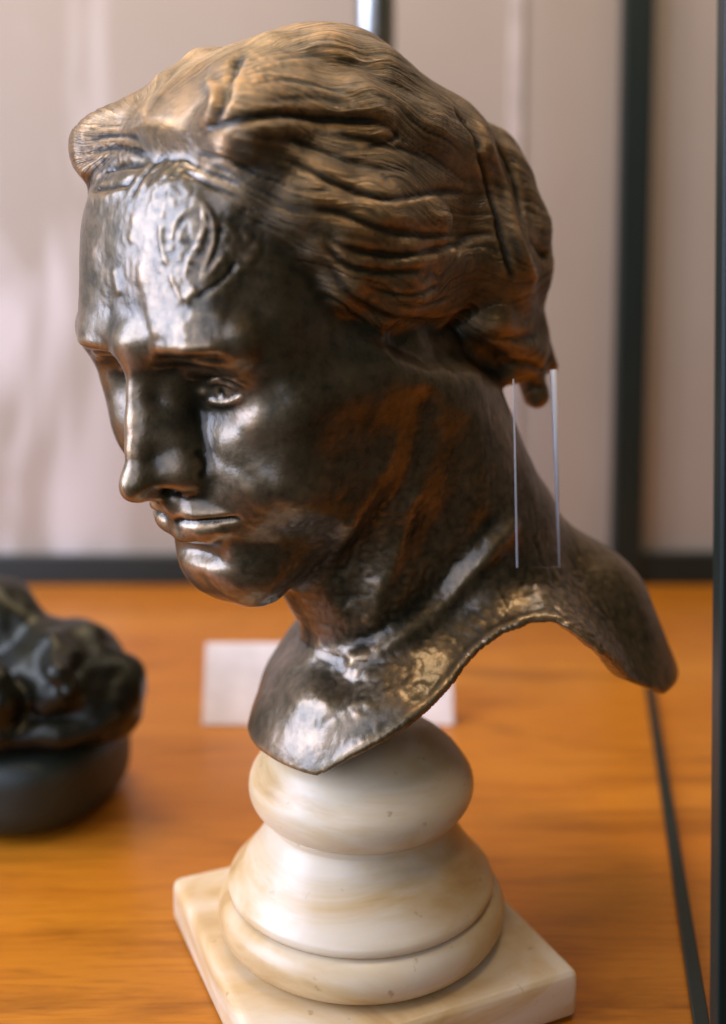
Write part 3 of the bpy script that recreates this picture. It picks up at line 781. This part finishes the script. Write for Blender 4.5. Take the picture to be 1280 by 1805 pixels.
# label card
c0, c1 = at_z(357, 1277, 0.0008), at_z(800, 1280, 0.0008); cy_ = (c0[1] + c1[1]) / 2
h_ = at_y(400, 1135, cy_ + 0.025)[2] / math.cos(math.radians(24)); wd_ = c1[0] - c0[0]
ca = thing('label_card', 'blank looking white card leaning upright on the wooden table behind the bust', 'card', ((c0[0] + c1[0]) / 2, cy_, 0))
bm = bmesh.new(); add_box(bm, (-wd_ / 2, -0.0008, 0), (wd_ / 2, 0.0008, h_), 0.0004)
o = from_bm('card_panel', bm, M['card'], ca); o.rotation_euler = (math.radians(-24), 0, 0); o.location = (0, 0, 0.001)
bm = bmesh.new(); add_box(bm, (-wd_ * 0.3, 0.014, 0.0006), (wd_ * 0.3, 0.030, 0.004), 0.0005); from_bm('card_foot', bm, M['card'], ca)

# side rail and front post of the case
def on_case(o): return o
q0, q1 = at_z(1146, 1215, 0.004), at_z(1246, 1860, 0.004)
dr = (q1 - q0) / np.linalg.norm(q1 - q0); qa = q0 + dr * ((Y0 - 0.03 - q0[1]) / dr[1]); qb = q0 + dr * ((0.392 - q0[1]) / dr[1])
ln = float(np.linalg.norm(qa - qb))
bm = bmesh.new(); add_box(bm, (-0.0036, 0, 0.0006), (0.0036, ln, 0.005), 0.001)
sr = from_bm('base_rail', bm, M['black_metal'], cf); sr.location = (qb[0], qb[1] - Y0, 0); sr.rotation_euler = (0, 0, math.atan2(-(qa[0] - qb[0]), qa[1] - qb[1]))
a0, a1 = at_y(1271, 0, 0.385), at_y(1257, 1805, 0.385)
bm = bmesh.new(); add_box(bm, (0, -0.005, 0.0006), (0.012, 0.005, 1.2), 0.001)
fp = from_bm('frame_post', bm, M['black_metal'], cf)
tl = math.atan2(a0[0] - a1[0], a0[2] - a1[2]); fp.rotation_euler = (0, tl, 0)
fp.location = (a1[0] - math.tan(tl) * a1[2], 0.385 - Y0, 0)

# clear acrylic strip resting on the shoulder behind the neck
def acrylic():
    m, nt, b = mat('clear_acrylic'); b.inputs['Base Color'].default_value = (0.93, 0.95, 1.0, 1)
    b.inputs['Transmission Weight'].default_value = 1.0; b.inputs['Roughness'].default_value = 0.05; b.inputs['IOR'].default_value = 1.15
    return m
s0 = at_x(955, 1004, 52); yb = s0[1]
P = [to_world(at_x(a_, b_, 52)[None])[0] for a_, b_ in ((912, 1000), (986, 1000), (975, 652), (905, 668))]
cen = (P[0] + P[1]) / 2
ac = thing('acrylic_strip', 'clear acrylic strip standing between the nape curl and the bronze shoulder', 'acrylic strip', tuple(cen))
bm = bmesh.new(); tv = (CAM - cen); tv[2] = 0; tv /= np.linalg.norm(tv)
fr = [bm.verts.new(tuple(p - cen + tv * 0.0005)) for p in P]; bk = [bm.verts.new(tuple(p - cen - tv * 0.0005)) for p in P]
bm.faces.new(fr); bm.faces.new(bk[::-1])
for i in range(4): bm.faces.new((fr[i], bk[i], bk[(i + 1) % 4], fr[(i + 1) % 4]))
from_bm('strip', bm, acrylic(), ac)
def edge_rod(name, a_, b_, r0, r1):
    bm = bmesh.new(); d = Vector(b_ - a_); ln_ = d.length
    bmesh.ops.create_cone(bm, cap_ends=True, segments=12, radius1=r0, radius2=r1, depth=ln_)
    o = from_bm(name, bm, M['edge'], ac, True); o.rotation_euler = d.to_track_quat('Z', 'Y').to_euler(); o.location = tuple((a_ + b_) / 2 - cen); return o
M['edge'] = simple('polished_edge', (0.80, 0.80, 0.86), 0.25, 0, 0.03)
edge_rod('polished_edge', P[1], P[2], 0.0005, 0.0017)
edge_rod('polished_edge', P[0], P[3], 0.0006, 0.00030)

# dark bronze figure group cut by the left edge
FG = Field((-190, -100, 0), (110, 100, 236), 2.4); GG = FG.new(); GP = FG.new()
gf = at_z(30, 1478, 0.0); gpos = np.array([-0.216, gf[1] + 0.050, 0.0])
sup(FG, GP, (-46, 0, 29), (104, 68, 32), np.eye(3), 4.0, 2)
sl, x, y, z = FG.box((-400,) * 3, (400,) * 3)
GP = smax(GP, 1.2 - z + 0 * x + 0 * y, 1.0)
rg = np.random.default_rng(3)
def blob(c, r, k=10): ell(FG, GG, c, r, k=k)
blob((-40, 0, 64), (106, 64, 34)); blob((-80, 5, 130), (46, 40, 50)); blob((-108, 0, 165), (44, 40, 52)); blob((22, 0, 92), (40, 42, 32)); blob((56, -8, 78), (26, 30, 28)); blob((-30, 5, 116), (34, 30, 26))
for i in range(18):
    a_ = rg.uniform(-1, 1, 3); c_ = np.array([-24 + 86 * a_[0], -32 + 26 * a_[1], 98 + 30 * a_[2] - 0.12 * a_[0] * 100])
    q_ = c_ + rg.uniform(-26, 26, 3); q_[0] = min(q_[0], 74); cap(FG, GG, c_, q_, rg.uniform(5, 11), rg.uniform(3, 8), 9)
cap(FG, GG, (-100, -60, 64), (0, -62, 64), 5, 6, 5); cap(FG, GG, (0, -62, 64), (62, -34, 68), 6, 7, 5)
fg = thing('bronze_figure_group', 'dark glossy bronze figure group on a green base cut off by the left edge', 'sculpture', tuple(gpos), math.radians(-14))
for nm, g_, mt in (('figures', GG, M['bronze_gloss']), ('base', GP, M['green_base'])):
    v_, q_ = surface_nets(FG, g_); v_ = smooth_mesh(v_, q_, 3)
    if nm == 'figures': v_ = v_ + vnormals(v_, q_) * (4.0 * vnoise(v_ / 24.0, 21) + 1.2 * vnoise(v_ / 9.0, 22))[:, None]
    link_mesh(nm, to_mesh(nm, v_ * 1e-3, q_), mt, fg)
